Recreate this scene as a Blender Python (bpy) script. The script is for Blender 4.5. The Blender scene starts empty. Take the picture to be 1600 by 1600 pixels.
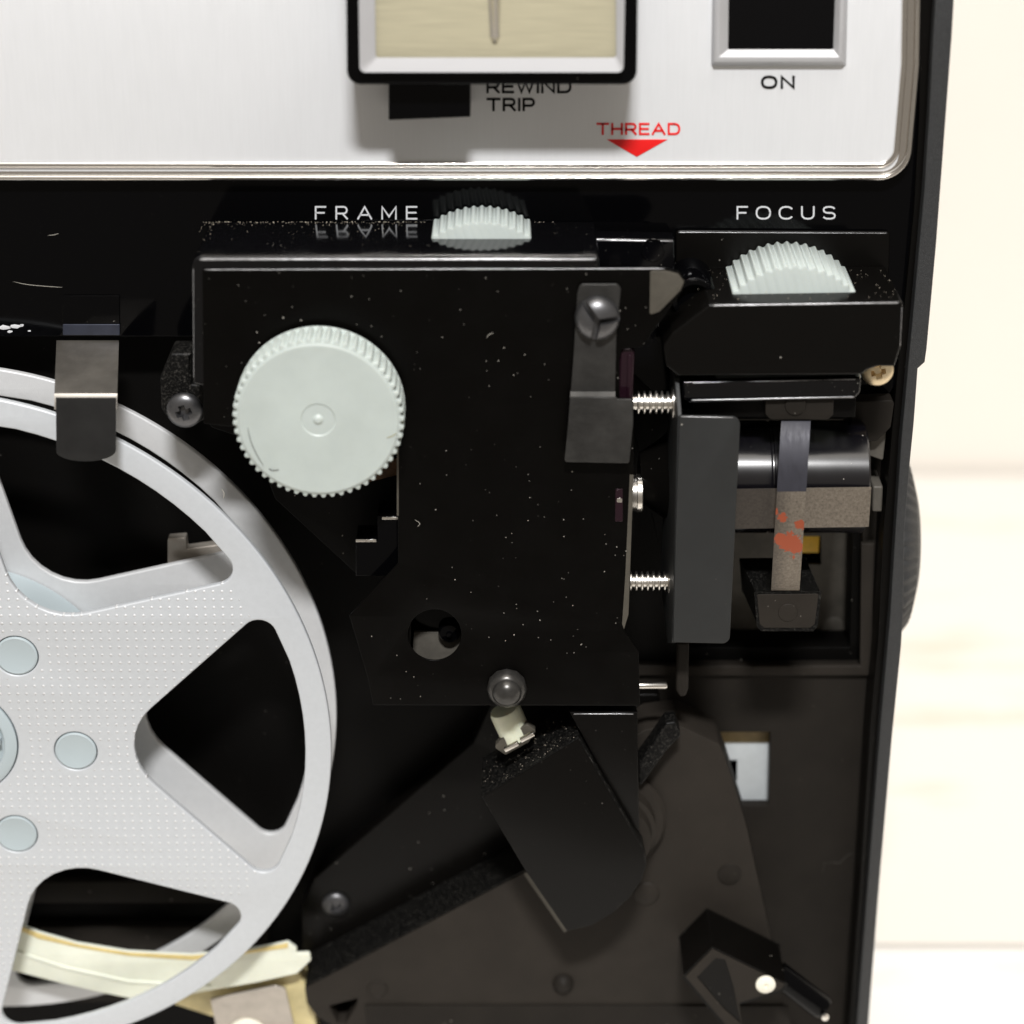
import bpy, bmesh, math, random
from mathutils import Vector, Matrix
random.seed(7)
PI = math.pi
S = 0.00011                       # metres per photo pixel at the reference plane

# ------------------------------------------------------------ camera
FP = 3600.0
TH = math.radians(24)
D = FP * S
CAM = Vector((0, -D * math.cos(TH), D * math.sin(TH)))
FW = Vector((0, math.cos(TH), -math.sin(TH)))
UPV = Vector((0, math.sin(TH), math.cos(TH)))
RT = Vector((1, 0, 0))
sc = bpy.context.scene
col = sc.collection
cd = bpy.data.cameras.new('camera')
cam = bpy.data.objects.new('camera', cd)
col.objects.link(cam)
cam.location = CAM
cam.rotation_euler = (math.radians(90) - TH, 0, 0)
cd.sensor_width = 36
cd.lens = 36 * FP / 1600
cd.clip_start = 0.01
cd.clip_end = 20
cd.dof.use_dof = True
cd.dof.focus_distance = D - 0.012
cd.dof.aperture_fstop = 12
sc.camera = cam

# ------------------------------------------------------------ world and light
w = bpy.data.worlds.new('World')
sc.world = w
w.use_nodes = True
bg = w.node_tree.nodes['Background']
bg.inputs[0].default_value = (1.0, 0.90, 0.78, 1)
bg.inputs[1].default_value = 0.27


def area(name, loc, size, power, color, target=(0, 0, 0)):
    l = bpy.data.lights.new(name, 'AREA')
    l.shape = 'ELLIPSE' if isinstance(size, tuple) else 'DISK'
    if isinstance(size, tuple):
        l.size, l.size_y = size
    else:
        l.size = size
    l.energy = power
    l.color = color
    o = bpy.data.objects.new(name, l)
    col.objects.link(o)
    o.location = loc
    o.rotation_euler = (Vector(target) - Vector(loc)).to_track_quat('-Z', 'Y').to_euler()
    return o


area('flash_lamp', (0.01, -0.80, 0.97), (0.22, 0.085), 19.5, (1.0, 0.99, 0.985))
area('overhead_fill', (0, -0.35, 1.5), 1.1, 8.0, (1.0, 0.93, 0.84))  # added soft lamp out of view, gives bevels white lines and fills shadows
sc.view_settings.view_transform = 'Standard'
sc.view_settings.look = 'None'
sc.view_settings.exposure = 0.0
sc.view_settings.gamma = 1.0
sc.render.resolution_x = 1024
sc.render.resolution_y = 1024
sc.render.engine = 'CYCLES'


# ------------------------------------------------------------ geometry helpers
def up(x, y, Y):
    """photo pixel -> world point (metres) on the upright plane at depth Y (pixel units)"""
    d = FW + RT * ((x - 800) / FP) + UPV * ((800 - y) / FP)
    t = (Y * S - CAM.y) / d.y
    return CAM + d * t


def upz(x, y, z):
    """photo pixel -> world point on the level plane at height z (metres)"""
    d = FW + RT * ((x - 800) / FP) + UPV * ((800 - y) / FP)
    return CAM + d * ((z - CAM.z) / d.z)


ORG = {}


def link(name, me, mat=None, parent=None, smooth=None, label=None):
    """mesh in world coordinates -> object with its origin at its own centre"""
    vs = [v.co for v in me.vertices]
    if vs:
        c = Vector([(min(v[i] for v in vs) + max(v[i] for v in vs)) / 2 for i in range(3)])
    else:
        c = Vector((0, 0, 0))
    me.transform(Matrix.Translation(-c))
    o = bpy.data.objects.new(name, me)
    col.objects.link(o)
    if mat is not None:
        me.materials.clear()
        me.materials.append(mat)
    if parent is not None:
        o.parent = parent
        o.location = c - ORG[parent.name]
    else:
        o.location = c
    ORG[o.name] = c
    if smooth is not None:
        for p in me.polygons:
            p.use_smooth = True
        me.set_sharp_from_angle(angle=math.radians(smooth))
    if label:
        o['label'] = label
    return o


def empty(name, loc, label, cat):
    o = bpy.data.objects.new(name, None)
    col.objects.link(o)
    o.location = loc
    o.empty_display_size = 0.01
    ORG[o.name] = Vector(loc)
    o['label'] = label
    o['category'] = cat
    return o


def rnd(pts, r, n=5):
    """round the corners of a 2D outline; r is one radius or one per corner"""
    out = []
    N = len(pts)
    rs = r if isinstance(r, (list, tuple)) else [r] * N
    for i in range(N):
        p0, p1, p2 = Vector(pts[i - 1][:2]), Vector(pts[i][:2]), Vector(pts[(i + 1) % N][:2])
        a, b = p0 - p1, p2 - p1
        la, lb = a.length, b.length
        if rs[i] <= 0 or la < 1e-9 or lb < 1e-9:
            out.append(tuple(p1)); continue
        a.normalize(); b.normalize()
        ang = math.acos(max(-1, min(1, a.dot(b))))
        if ang > PI - 0.05:
            out.append(tuple(p1)); continue
        t = min(rs[i] / math.tan(ang / 2), la * .49, lb * .49)
        q0, q2 = p1 + a * t, p1 + b * t
        for k in range(n + 1):
            u = k / n
            # circle-like rational quadratic
            wt = math.sin(ang / 2)
            den = (1 - u) ** 2 + 2 * wt * u * (1 - u) + u * u
            q = (q0 * (1 - u) ** 2 + p1 * (2 * wt * u * (1 - u)) + q2 * u * u) / den
            out.append((q.x, q.y))
    return out


def circ(cx, cy, r, n=40, a0=0.0, a1=2 * PI, ry=None):
    ry = ry if ry else r
    m = n if abs(a1 - a0) > 6.28 else n + 1
    return [(cx + r * math.cos(a0 + (a1 - a0) * k / n), cy + ry * math.sin(a0 + (a1 - a0) * k / n)) for k in range(m)]


def slab(name, loops, Yf, Yb, mat, parent=None, bev=1.2, smooth=35, label=None, world=False, bres=2):
    """plate with holes: loops are outlines in photo pixels on plane Yf (or world x,z in px units), pushed back to Yb"""
    cu = bpy.data.curves.new('c', 'CURVE')
    cu.dimensions = '2D'
    cu.fill_mode = 'BOTH'
    bv = bev * S
    dep = abs(Yb - Yf) * S
    bv = min(bv, dep * .45)
    K = 1000.0                     # build the curve large, then shrink, for clean fills
    for lp in loops:
        sp = cu.splines.new('POLY')
        sp.points.add(len(lp) - 1)
        for i, (x, y) in enumerate(lp):
            if world:
                X, Z = x * S, y * S
            else:
                p = up(x, y, Yf)
                X, Z = p.x, p.z
            sp.points[i].co = (X * K, Z * K, 0, 1)
        sp.use_cyclic_u = True
    cu.extrude = (dep / 2 - bv) * K
    cu.bevel_depth = bv * K
    cu.bevel_resolution = bres
    cu.offset = -bv * K
    o = bpy.data.objects.new('t', cu)
    col.objects.link(o)
    dg = bpy.context.evaluated_depsgraph_get()
    me = bpy.data.meshes.new_from_object(o.evaluated_get(dg))
    bpy.data.objects.remove(o)
    bpy.data.curves.remove(cu)
    bm = bmesh.new()
    bm.from_mesh(me)
    bmesh.ops.remove_doubles(bm, verts=bm.verts, dist=1e-6 * K)
    Ym = (Yf + Yb) / 2 * S
    for v in bm.verts:
        x, y, z = v.co
        v.co = (x / K, Ym - z / K, y / K)
    bmesh.ops.recalc_face_normals(bm, faces=bm.faces)
    bm.to_mesh(me)
    bm.free()
    me.name = name
    return link(name, me, mat, parent, smooth, label)


def mesh(name, verts, faces, mat, parent=None, smooth=None, label=None, bev=0):
    me = bpy.data.meshes.new(name)
    me.from_pydata([tuple(v) for v in verts], [], faces)
    bm = bmesh.new()
    bm.from_mesh(me)
    if bev:
        bmesh.ops.remove_doubles(bm, verts=bm.verts, dist=1e-7)
        es = [e for e in bm.edges if len(e.link_faces) == 2 and e.calc_face_angle() > 0.4]
        bmesh.ops.bevel(bm, geom=es, offset=bev * S, segments=2, profile=.6, affect='EDGES')
    bmesh.ops.recalc_face_normals(bm, faces=bm.faces)
    bm.to_mesh(me)
    bm.free()
    return link(name, me, mat, parent, smooth if smooth is not None else (35 if bev else None), label)


def prism(name, front, back, mat, parent=None, bev=1.5, label=None, smooth=35):
    """solid between two matching loops of world points"""
    n = len(front)
    faces = [list(range(n)), list(range(2 * n - 1, n - 1, -1))]
    for i in range(n):
        j = (i + 1) % n
        faces.append([i, j, n + j, n + i])
    return mesh(name, list(front) + list(back), faces, mat, parent, smooth, label, bev)


def lathe(name, prof, c, axis, mat, parent=None, n=48, smooth=40, label=None, ribs=None):
    """prof = [(radius, along)] in px units about axis 'x' or 'y' (along grows away from camera / to the right)"""
    vs, fs = [], []
    m = len(prof)
    for k in range(n):
        a = 2 * PI * k / n
        for j, (r, t) in enumerate(prof):
            rr = r * (ribs(a, j) if ribs else 1)
            if axis == 'y':
                p = Vector((rr * math.cos(a), t, rr * math.sin(a)))
            else:
                p = Vector((t, rr * math.cos(a), rr * math.sin(a)))
            vs.append(Vector(c) + p * S)
    for k in range(n):
        k2 = (k + 1) % n
        for j in range(m - 1):
            fs.append([k * m + j, k * m + j + 1, k2 * m + j + 1, k2 * m + j])
    for j, (r, t) in ((0, prof[0]), (m - 1, prof[-1])):
        if r > 1e-6:
            fs.append([k * m + j for k in range(n)])
    me = bpy.data.meshes.new(name)
    me.from_pydata([tuple(v) for v in vs], [], fs)
    bm = bmesh.new(); bm.from_mesh(me)
    bmesh.ops.remove_doubles(bm, verts=bm.verts, dist=1e-7)
    bmesh.ops.recalc_face_normals(bm, faces=bm.faces)
    bm.to_mesh(me); bm.free()
    return link(name, me, mat, parent, smooth, label)


def gear(name, cx, cz, R, depth, nt, Yf, Yb, mat, parent, label=None, wave=True, chamfer=3, seg=8, sharp=0.35):
    """knurled wheel, axis along the depth"""
    vs, fs = [], []
    n = nt * seg
    rings = [(-chamfer * 1.4, Yf, 0), (-chamfer * .35, Yf + .8, .6), (0, Yf + chamfer, 1), (0, Yb - chamfer, 1), (-chamfer, Yb, 1)]
    for (dr, Y, amp) in rings:
        for k in range(n):
            a = 2 * PI * k / n
            ph = (k % seg) / seg
            if wave:
                c = math.cos(2 * PI * ph)
                tooth = max(-1, min(1, c / sharp * .6)) * .5 + .5
            else:
                tooth = 1
            r = R + dr - depth * (1 - tooth) * 1.0
            vs.append(Vector((cx + r * math.cos(a), Y, cz + r * math.sin(a))) * S)
    for i in range(len(rings) - 1):
        for k in range(n):
            k2 = (k + 1) % n
            fs.append([i * n + k, i * n + k2, (i + 1) * n + k2, (i + 1) * n + k])
    fs.append(list(range(n)))
    fs.append(list(range((len(rings) - 1) * n, len(rings) * n)))
    return mesh(name, vs, fs, mat, parent, 38, label)


def sweep(name, path, prof, mat, parent, closed=False, label=None, smooth=45):
    """profile [(out, Y)] swept along a path of (x,z) px-unit points; out = to the left of travel"""
    vs, fs = [], []
    N = len(path)
    for i in range(N):
        p = Vector(path[i])
        a = Vector(path[i - 1]) if (i > 0 or closed) else None
        b = Vector(path[(i + 1) % N]) if (i < N - 1 or closed) else None
        d1 = (p - a).normalized() if a is not None else (b - p).normalized()
        d2 = (b - p).normalized() if b is not None else d1
        n1, n2 = Vector((-d1.y, d1.x)), Vector((-d2.y, d2.x))
        nn = (n1 + n2).normalized()
        nn = nn / max(.3, nn.dot(n1))
        for (o_, Y) in prof:
            q = p + nn * o_
            vs.append(Vector((q.x, Y, q.y)) * S)
    m = len(prof)
    for i in range(N if closed else N - 1):
        i2 = (i + 1) % N
        for j in range(m - 1):
            fs.append([i * m + j, i * m + j + 1, i2 * m + j + 1, i2 * m + j])
    return mesh(name, vs, fs, mat, parent, smooth, label)


def strip(name, pts, width_vec, thick, mat, parent, label=None, bev=.5):
    """bent flat strip: pts = list of (centre, halfwidth) world points; width along width_vec"""
    n = len(pts)
    wv = Vector(width_vec).normalized()
    vs, fs = [], []
    for i, (p, hw) in enumerate(pts):
        a = pts[max(0, i - 1)][0]; b = pts[min(n - 1, i + 1)][0]
        t = (Vector(b) - Vector(a)).normalized()
        nn = t.cross(wv).normalized() * thick * S / 2
        p = Vector(p)
        vs += [p - wv * hw * S - nn, p + wv * hw * S - nn, p + wv * hw * S + nn, p - wv * hw * S + nn]
    for i in range(n - 1):
        for k in range(4):
            k2 = (k + 1) % 4
            fs.append([i * 4 + k, i * 4 + k2, (i + 1) * 4 + k2, (i + 1) * 4 + k])
    fs.append([0, 1, 2, 3]); fs.append([(n - 1) * 4 + k for k in range(4)])
    return mesh(name, vs, fs, mat, parent, 30, label)


def arc(cx, cy, rx, ry, a0, a1, n=10):
    return [(cx + rx * math.cos(math.radians(a0 + (a1 - a0) * k / n)), cy + ry * math.sin(math.radians(a0 + (a1 - a0) * k / n))) for k in range(n + 1)]


def sq(cx, cy, rx, ry, a0, a1, n=16, e=.82):
    """arc of a squarish oval"""
    o = []
    for k in range(n + 1):
        a = math.radians(a0 + (a1 - a0) * k / n)
        c, s_ = math.cos(a), math.sin(a)
        o.append((cx + rx * math.copysign(abs(c) ** e, c), cy + ry * math.copysign(abs(s_) ** e, s_)))
    return o


GL = {
    'F': (.82, [[(0, 0), (0, 1), (.82, 1)], [(0, .5), (.70, .5)]]),
    'E': (.82, [[(.82, 0), (0, 0), (0, 1), (.82, 1)], [(0, .51), (.76, .51)]]),
    'R': (.92, [[(0, 0), (0, 1), (.62, 1)] + arc(.62, .72, .27, .28, 90, -90)[1:] + [(0, .44)], [(.52, .44), (.92, 0)]]),
    'P': (.86, [[(0, 0), (0, 1), (.58, 1)] + arc(.58, .70, .28, .30, 90, -90)[1:] + [(0, .40)]]),
    'A': (1.12, [[(0, 0), (.56, 1), (1.12, 0)], [(.19, .32), (.93, .32)]]),
    'M': (1.16, [[(0, 0), (0, 1), (.58, .18), (1.16, 1), (1.16, 0)]]),
    'O': (1.14, [sq(.57, .5, .57, .5, 0, 360, 32)]),
    'C': (1.10, [sq(.57, .5, .57, .5, 42, 318, 28)]),
    'U': (1.0, [[(0, 1), (0, .42)] + sq(.5, .42, .5, .42, 180, 360)[1:] + [(1.0, 1)]]),
    'S': (1.0, [sq(.5, .745, .46, .255, 28, 270, 14) + sq(.5, .25, .48, .25, 90, -152, 14)[0:]]),
    'T': (1.0, [[(0, 1), (1.0, 1)], [(.5, 1), (.5, 0)]]),
    'I': (0.0, [[(0, 0), (0, 1)]]),
    'H': (.92, [[(0, 0), (0, 1)], [(.92, 0), (.92, 1)], [(0, .5), (.92, .5)]]),
    'D': (1.0, [[(.5, 1), (0, 1), (0, 0), (.5, 0)] + sq(.5, .5, .5, .5, -90, 90)[1:]]),
    'N': (.96, [[(0, 0), (0, 1), (.96, 0), (.96, 1)]]),
    'W': (1.34, [[(0, 1), (.34, 0), (.67, .92), (1.0, 0), (1.34, 1)]]),
}


def text(word, x0, x1, y0, y1, Y, mat, parent, wt=2.6, gp=None):
    """flat printed lettering drawn as strokes; x0..x1, y0..y1 is its box in the photo"""
    h = (y1 - y0) - wt
    x0, x1 = x0 + wt / 2, x1 - wt / 2
    tot = sum(GL[c][0] for c in word) * h
    n = len(word) - 1
    kx = 1.0
    gap = (x1 - x0 - tot) / n
    if gp is not None or gap < wt * 1.9:
        gap = gp if gp is not None else wt * 1.9
        kx = (x1 - x0 - gap * n) / tot
    vs, fs = [], []
    x = x0
    for c in word:
        wd, strokes = GL[c]
        for st in strokes:
            pts = [Vector((x + px * h * kx, y1 - wt / 2 - py * h)) for px, py in st]
            q = [pts[0]]
            for p in pts[1:]:
                if (p - q[-1]).length > .05: q.append(p)
            m = len(q)
            base = len(vs)
            for i, p in enumerate(q):
                d1 = (p - q[i - 1]).normalized() if i else (q[1] - p).normalized()
                d2 = (q[i + 1] - p).normalized() if i < m - 1 else d1
                n1, n2 = Vector((-d1.y, d1.x)), Vector((-d2.y, d2.x))
                nn = n1 + n2
                nn = nn.normalized() if nn.length > .2 else n1
                k = min(1.8, 1 / max(.35, nn.dot(n1)))
                e = Vector((0, 0))
                if i == 0: e = -d1 * wt * .45
                if i == m - 1: e = d1 * wt * .45
                for sg in (-1, 1):
                    r = p + e + nn * (sg * wt / 2 * k)
                    vs.append(up(r.x, r.y, Y))
            for i in range(m - 1):
                a = base + 2 * i
                fs.append([a, a + 1, a + 3, a + 2])
        x += wd * h * kx + gap
    me = bpy.data.meshes.new('lettering')
    me.from_pydata([tuple(v) for v in vs], [], fs)
    bm = bmesh.new(); bm.from_mesh(me)
    for f_ in bm.faces:
        if f_.normal.y > 0: f_.normal_flip()
    bm.to_mesh(me); bm.free()
    return link('lettering', me, mat, parent)


# ------------------------------------------------------------ materials
def mat(name, colr, rough=.5, metal=0.0, spec=.5, dust=0.0, dscale=330, grain=0.0, gscale=9000, mottle=0.0,
        mscale=300, brush=None, bc=.12, coat=0.0, smudge=0.0, dustcol=(.55, .52, .46), emit=None, sss=0.0, fuzz=0.0):
    m = bpy.data.materials.new(name)
    m.use_nodes = True
    nt = m.node_tree
    N, L = nt.nodes, nt.links
    b = N['Principled BSDF']
    b.inputs['Roughness'].default_value = rough
    b.inputs['Metallic'].default_value = metal
    b.inputs['Specular IOR Level'].default_value = spec
    b.inputs['Coat Weight'].default_value = coat
    b.inputs['Coat Roughness'].default_value = .08
    if sss:
        b.inputs['Subsurface Weight'].default_value = sss
        b.inputs['Subsurface Radius'].default_value = (.002, .0016, .001)
        b.inputs['Subsurface Scale'].default_value = 1.0
    geo = N.new('ShaderNodeNewGeometry')

    def noise(scale, detail=3, vec=None, rg=.5):
        n = N.new('ShaderNodeTexNoise')
        n.inputs['Scale'].default_value = scale
        n.inputs['Detail'].default_value = detail
        n.inputs['Roughness'].default_value = rg
        L.new(vec if vec else geo.outputs['Position'], n.inputs['Vector'])
        return n.outputs['Fac']

    def ramp(v, a, bb, lo=0.0, hi=1.0):
        r = N.new('ShaderNodeMapRange')
        r.inputs[1].default_value = a; r.inputs[2].default_value = bb
        r.inputs[3].default_value = lo; r.inputs[4].default_value = hi
        L.new(v, r.inputs[0])
        return r.outputs[0]

    def math_(op, a, bb=None):
        n = N.new('ShaderNodeMath'); n.operation = op
        for i, v in enumerate((a, bb)):
            if v is None: continue
            if isinstance(v, (int, float)): n.inputs[i].default_value = v
            else: L.new(v, n.inputs[i])
        return n.outputs[0]

    def mix(f, a, bb):
        n = N.new('ShaderNodeMix'); n.data_type = 'RGBA'
        if isinstance(f, (int, float)): n.inputs[0].default_value = f
        else: L.new(f, n.inputs[0])
        for i, v in ((6, a), (7, bb)):
            if isinstance(v, tuple): n.inputs[i].default_value = (*v[:3], 1)
            else: L.new(v, n.inputs[i])
        return n.outputs[2]

    c = tuple(colr)
    if mottle:
        f = ramp(noise(mscale, 5, rg=.65), .3, .7)
        c = mix(f, tuple(x * (1 - mottle) for x in colr), tuple(min(1, x * (1 + mottle)) for x in colr))
    hgt = None
    if brush:
        mp = N.new('ShaderNodeMapping')
        mp.inputs['Scale'].default_value = brush
        L.new(geo.outputs['Position'], mp.inputs['Vector'])
        f = noise(1.0, 4, mp.outputs[0], .6)
        hgt = f
        ff = ramp(f, .25, .75)
        base = c if not isinstance(c, tuple) else tuple(c)
        d = mix(ff, tuple(x * (1 - bc) for x in colr), tuple(min(1, x * (1 + bc * .8)) for x in colr))
        c = d if isinstance(base, tuple) else mix(.5, base, d)
        rr = ramp(f, .3, .7, rough * .85, min(1, rough * 1.2))
        L.new(rr, b.inputs['Roughness'])
    if dust:
        acc = None
        dn = N.new('ShaderNodeTexNoise'); dn.inputs['Scale'].default_value = 2500
        L.new(geo.outputs['Position'], dn.inputs['Vector'])
        dv = N.new('ShaderNodeVectorMath'); dv.operation = 'MULTIPLY_ADD'
        L.new(dn.outputs['Color'], dv.inputs[0]); dv.inputs[1].default_value = (.0003,) * 3; L.new(geo.outputs['Position'], dv.inputs[2])
        for (sc_, th, keep) in ((dscale, .05, .4), (dscale * 2.4, .075, .5), (dscale * 1.6, .05, .5), (dscale * .45, .026, .4)):
            v = N.new('ShaderNodeTexVoronoi')
            v.inputs['Scale'].default_value = sc_
            L.new(dv.outputs[0], v.inputs['Vector'])
            near = math_('LESS_THAN', v.outputs['Distance'], th)
            sep = N.new('ShaderNodeSeparateColor')
            L.new(v.outputs['Color'], sep.inputs[0])
            kp = math_('LESS_THAN', sep.outputs[0], keep * min(1.0, dust) * 1.25)
            br = ramp(sep.outputs[1], 0, 1, .04, .9)
            br = math_('POWER', br, 2.2)
            s_ = math_('MULTIPLY', math_('MULTIPLY', near, kp), br)
            acc = s_ if acc is None else math_('MAXIMUM', acc, s_)
        patch = ramp(noise(120, 4), .44, .62, .06, 1)
        acc = math_('MULTIPLY', acc, patch)
        c = mix(acc, c, dustcol)
    if fuzz:
        f = ramp(noise(2600, 4, rg=.8), .52, .75)
        f = math_('MULTIPLY', f, fuzz)
        c = mix(f, c, dustcol)
    if isinstance(c, tuple):
        b.inputs['Base Color'].default_value = (*c[:3], 1)
    else:
        L.new(c, b.inputs['Base Color'])
    if smudge:
        f = ramp(noise(150, 4, rg=.6), .35, .7, rough, min(1, rough + smudge))
        L.new(f, b.inputs['Roughness'])
    if grain:
        h = noise(gscale, 2)
        bp = N.new('ShaderNodeBump')
        bp.inputs['Strength'].default_value = grain
        bp.inputs['Distance'].default_value = 0.0001
        L.new(h, bp.inputs['Height'])
        L.new(bp.outputs[0], b.inputs['Normal'])
    elif brush and hgt is not None:
        bp = N.new('ShaderNodeBump')
        bp.inputs['Strength'].default_value = .12
        bp.inputs['Distance'].default_value = 0.00004
        L.new(hgt, bp.inputs['Height'])
        L.new(bp.outputs[0], b.inputs['Normal'])
    return m


M = {}
M['panel'] = mat('brushed_aluminium', (.80, .815, .835), .42, .28, .5, bc=.05, brush=(5200, 900, 160), mottle=.03, mscale=40)
M['chrome'] = mat('chrome', (.76, .73, .69), .17, 1.0)
M['bezel'] = mat('satin_chrome', (.50, .50, .51), .50, .45, smudge=.1)
M['gloss'] = mat('gloss_black_plastic', (.0012, .0012, .0015), .06, 0, .14, dust=.75, smudge=.06)
M['shelfgloss'] = mat('gloss_black_shelf', (.002, .002, .0025), .08, 0, .4, dust=1.0, dscale=420, smudge=.08)
M['satin'] = mat('satin_black_plate', (.0014, .0012, .0010), .30, 0, .10, dust=1.0, dscale=300, smudge=.1, grain=.12)
M['satin2'] = mat('satin_black_plastic', (.0026, .0023, .002), .30, 0, .15, dust=.7, grain=.1, gscale=6000)
M['dusty'] = mat('dusty_black_plastic', (.0022, .0022, .0022), .45, 0, .14, dust=1.0, dscale=600, fuzz=.12, grain=.3, gscale=5000)
M['brown'] = mat('brown_black_plastic', (.022, .0185, .015), .6, 0, .15, dust=.35, dscale=380, mottle=.18, mscale=70, grain=.12)
M['brown2'] = mat('dark_brown_plastic', (.014, .0118, .0095), .6, 0, .15, dust=.3, mottle=.2, mscale=90, grain=.12)
M['recess'] = mat('black_recess', (.0018, .0016, .0014), .5, 0, .1, dust=.6, dscale=260)
M['grey'] = mat('dark_grey_metal', (.022, .023, .023), .5, .1, .35, grain=.35, gscale=12000, dust=.25, mottle=.08)
M['rim'] = mat('textured_black_casing', (.030, .031, .032), .5, 0, .4, grain=.9, gscale=5200, mottle=.25, mscale=3500)
M['knob'] = mat('pale_grey_green_plastic', (.46, .51, .485), .42, 0, .45, mottle=.06, mscale=120, sss=.08)
M['knob2'] = mat('pale_grey_plastic', (.46, .51, .49), .42, 0, .45, mottle=.04, mscale=200, sss=.08, dust=.0)
M['bluegrey'] = mat('pale_blue_grey_plastic', (.41, .475, .50), .38, 0, .45, mottle=.03, mscale=100)
M['reel'] = mat('silver_reel_plastic', (.535, .56, .585), .44, .12, .5, grain=.25, gscale=5200, mottle=.03, mscale=900)
M['reelback'] = mat('silver_reel_plastic_back', (.56, .57, .58), .44, .12, .5, grain=.25, gscale=5200, mottle=.03, mscale=900)
M['gold'] = mat('brushed_champagne_metal', (.57, .53, .38), .4, .35, .5, brush=(130, 500, 4200))
M['steel'] = mat('bright_steel', (.78, .75, .70), .22, 1.0, smudge=.15)
M['springsteel'] = mat('dark_spring_steel', (.050, .049, .047), .36, .6, .5, mottle=.6, mscale=160, brush=(900, 300, 3000))
M['clip'] = mat('lit_spring_steel', (.30, .28, .25), .42, .9, .5, brush=(700, 400, 2600), smudge=.1)  # base colour raised to stand for lamp light on the clip's slope
M['screw'] = mat('dark_screw_metal', (.13, .13, .135), .28, .85, .5, smudge=.15)
M['rust'] = None
M['cream'] = mat('aged_cream_plastic', (.76, .78, .66), .40, 0, .45, mottle=.07, mscale=110, sss=.2)
M['ivory'] = mat('ivory_plastic', (.85, .82, .70), .35, 0, .5, mottle=.05, mscale=600, sss=.1)
M['brass'] = mat('pale_brass', (.80, .66, .44), .30, .9, .5, smudge=.1, mottle=.1, mscale=900)
M['orange'] = mat('amber_plastic', (.85, .50, .02), .4, 0, .5, mottle=.1, mscale=900)
M['red'] = mat('red_ink', (.80, .008, .008), .5)
M['black'] = mat('black_ink', (.003, .003, .003), .7, 0, .1)
M['white'] = mat('white_ink', (.62, .63, .65), .5)
M['whiteplate'] = mat('grey_white_plate', (.50, .53, .54), .5, mottle=.06, mscale=300)
M['void'] = mat('black_rocker', (.002, .002, .0025), .10, 0, .2, dust=.1)
M['rose'] = mat('purple_black_lacquer', (.022, .008, .014), .15, .4, .6)
M['tabsteel'] = mat('dull_plated_steel', (.085, .077, .062), .5, .3, .5, mottle=.12, mscale=500)
M['wallgrey'] = mat('grey_brown_plate', (.085, .078, .066), .55, .1, .4, mottle=.25, mscale=260, grain=.1)
M['lensblack'] = mat('gloss_black_lens_barrel', (.003, .0027, .004), .19, 0, .75, dust=.5, smudge=.02)
M['wall'] = mat('cream_wall_paint', (.84, .80, .74), .75, mottle=.015, mscale=8)
M['foot'] = mat('worn_metal_plate', (.46, .42, .37), .42, .6, .5, mottle=.12, mscale=300, dust=.3, dustcol=(.2, .15, .1))


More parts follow.
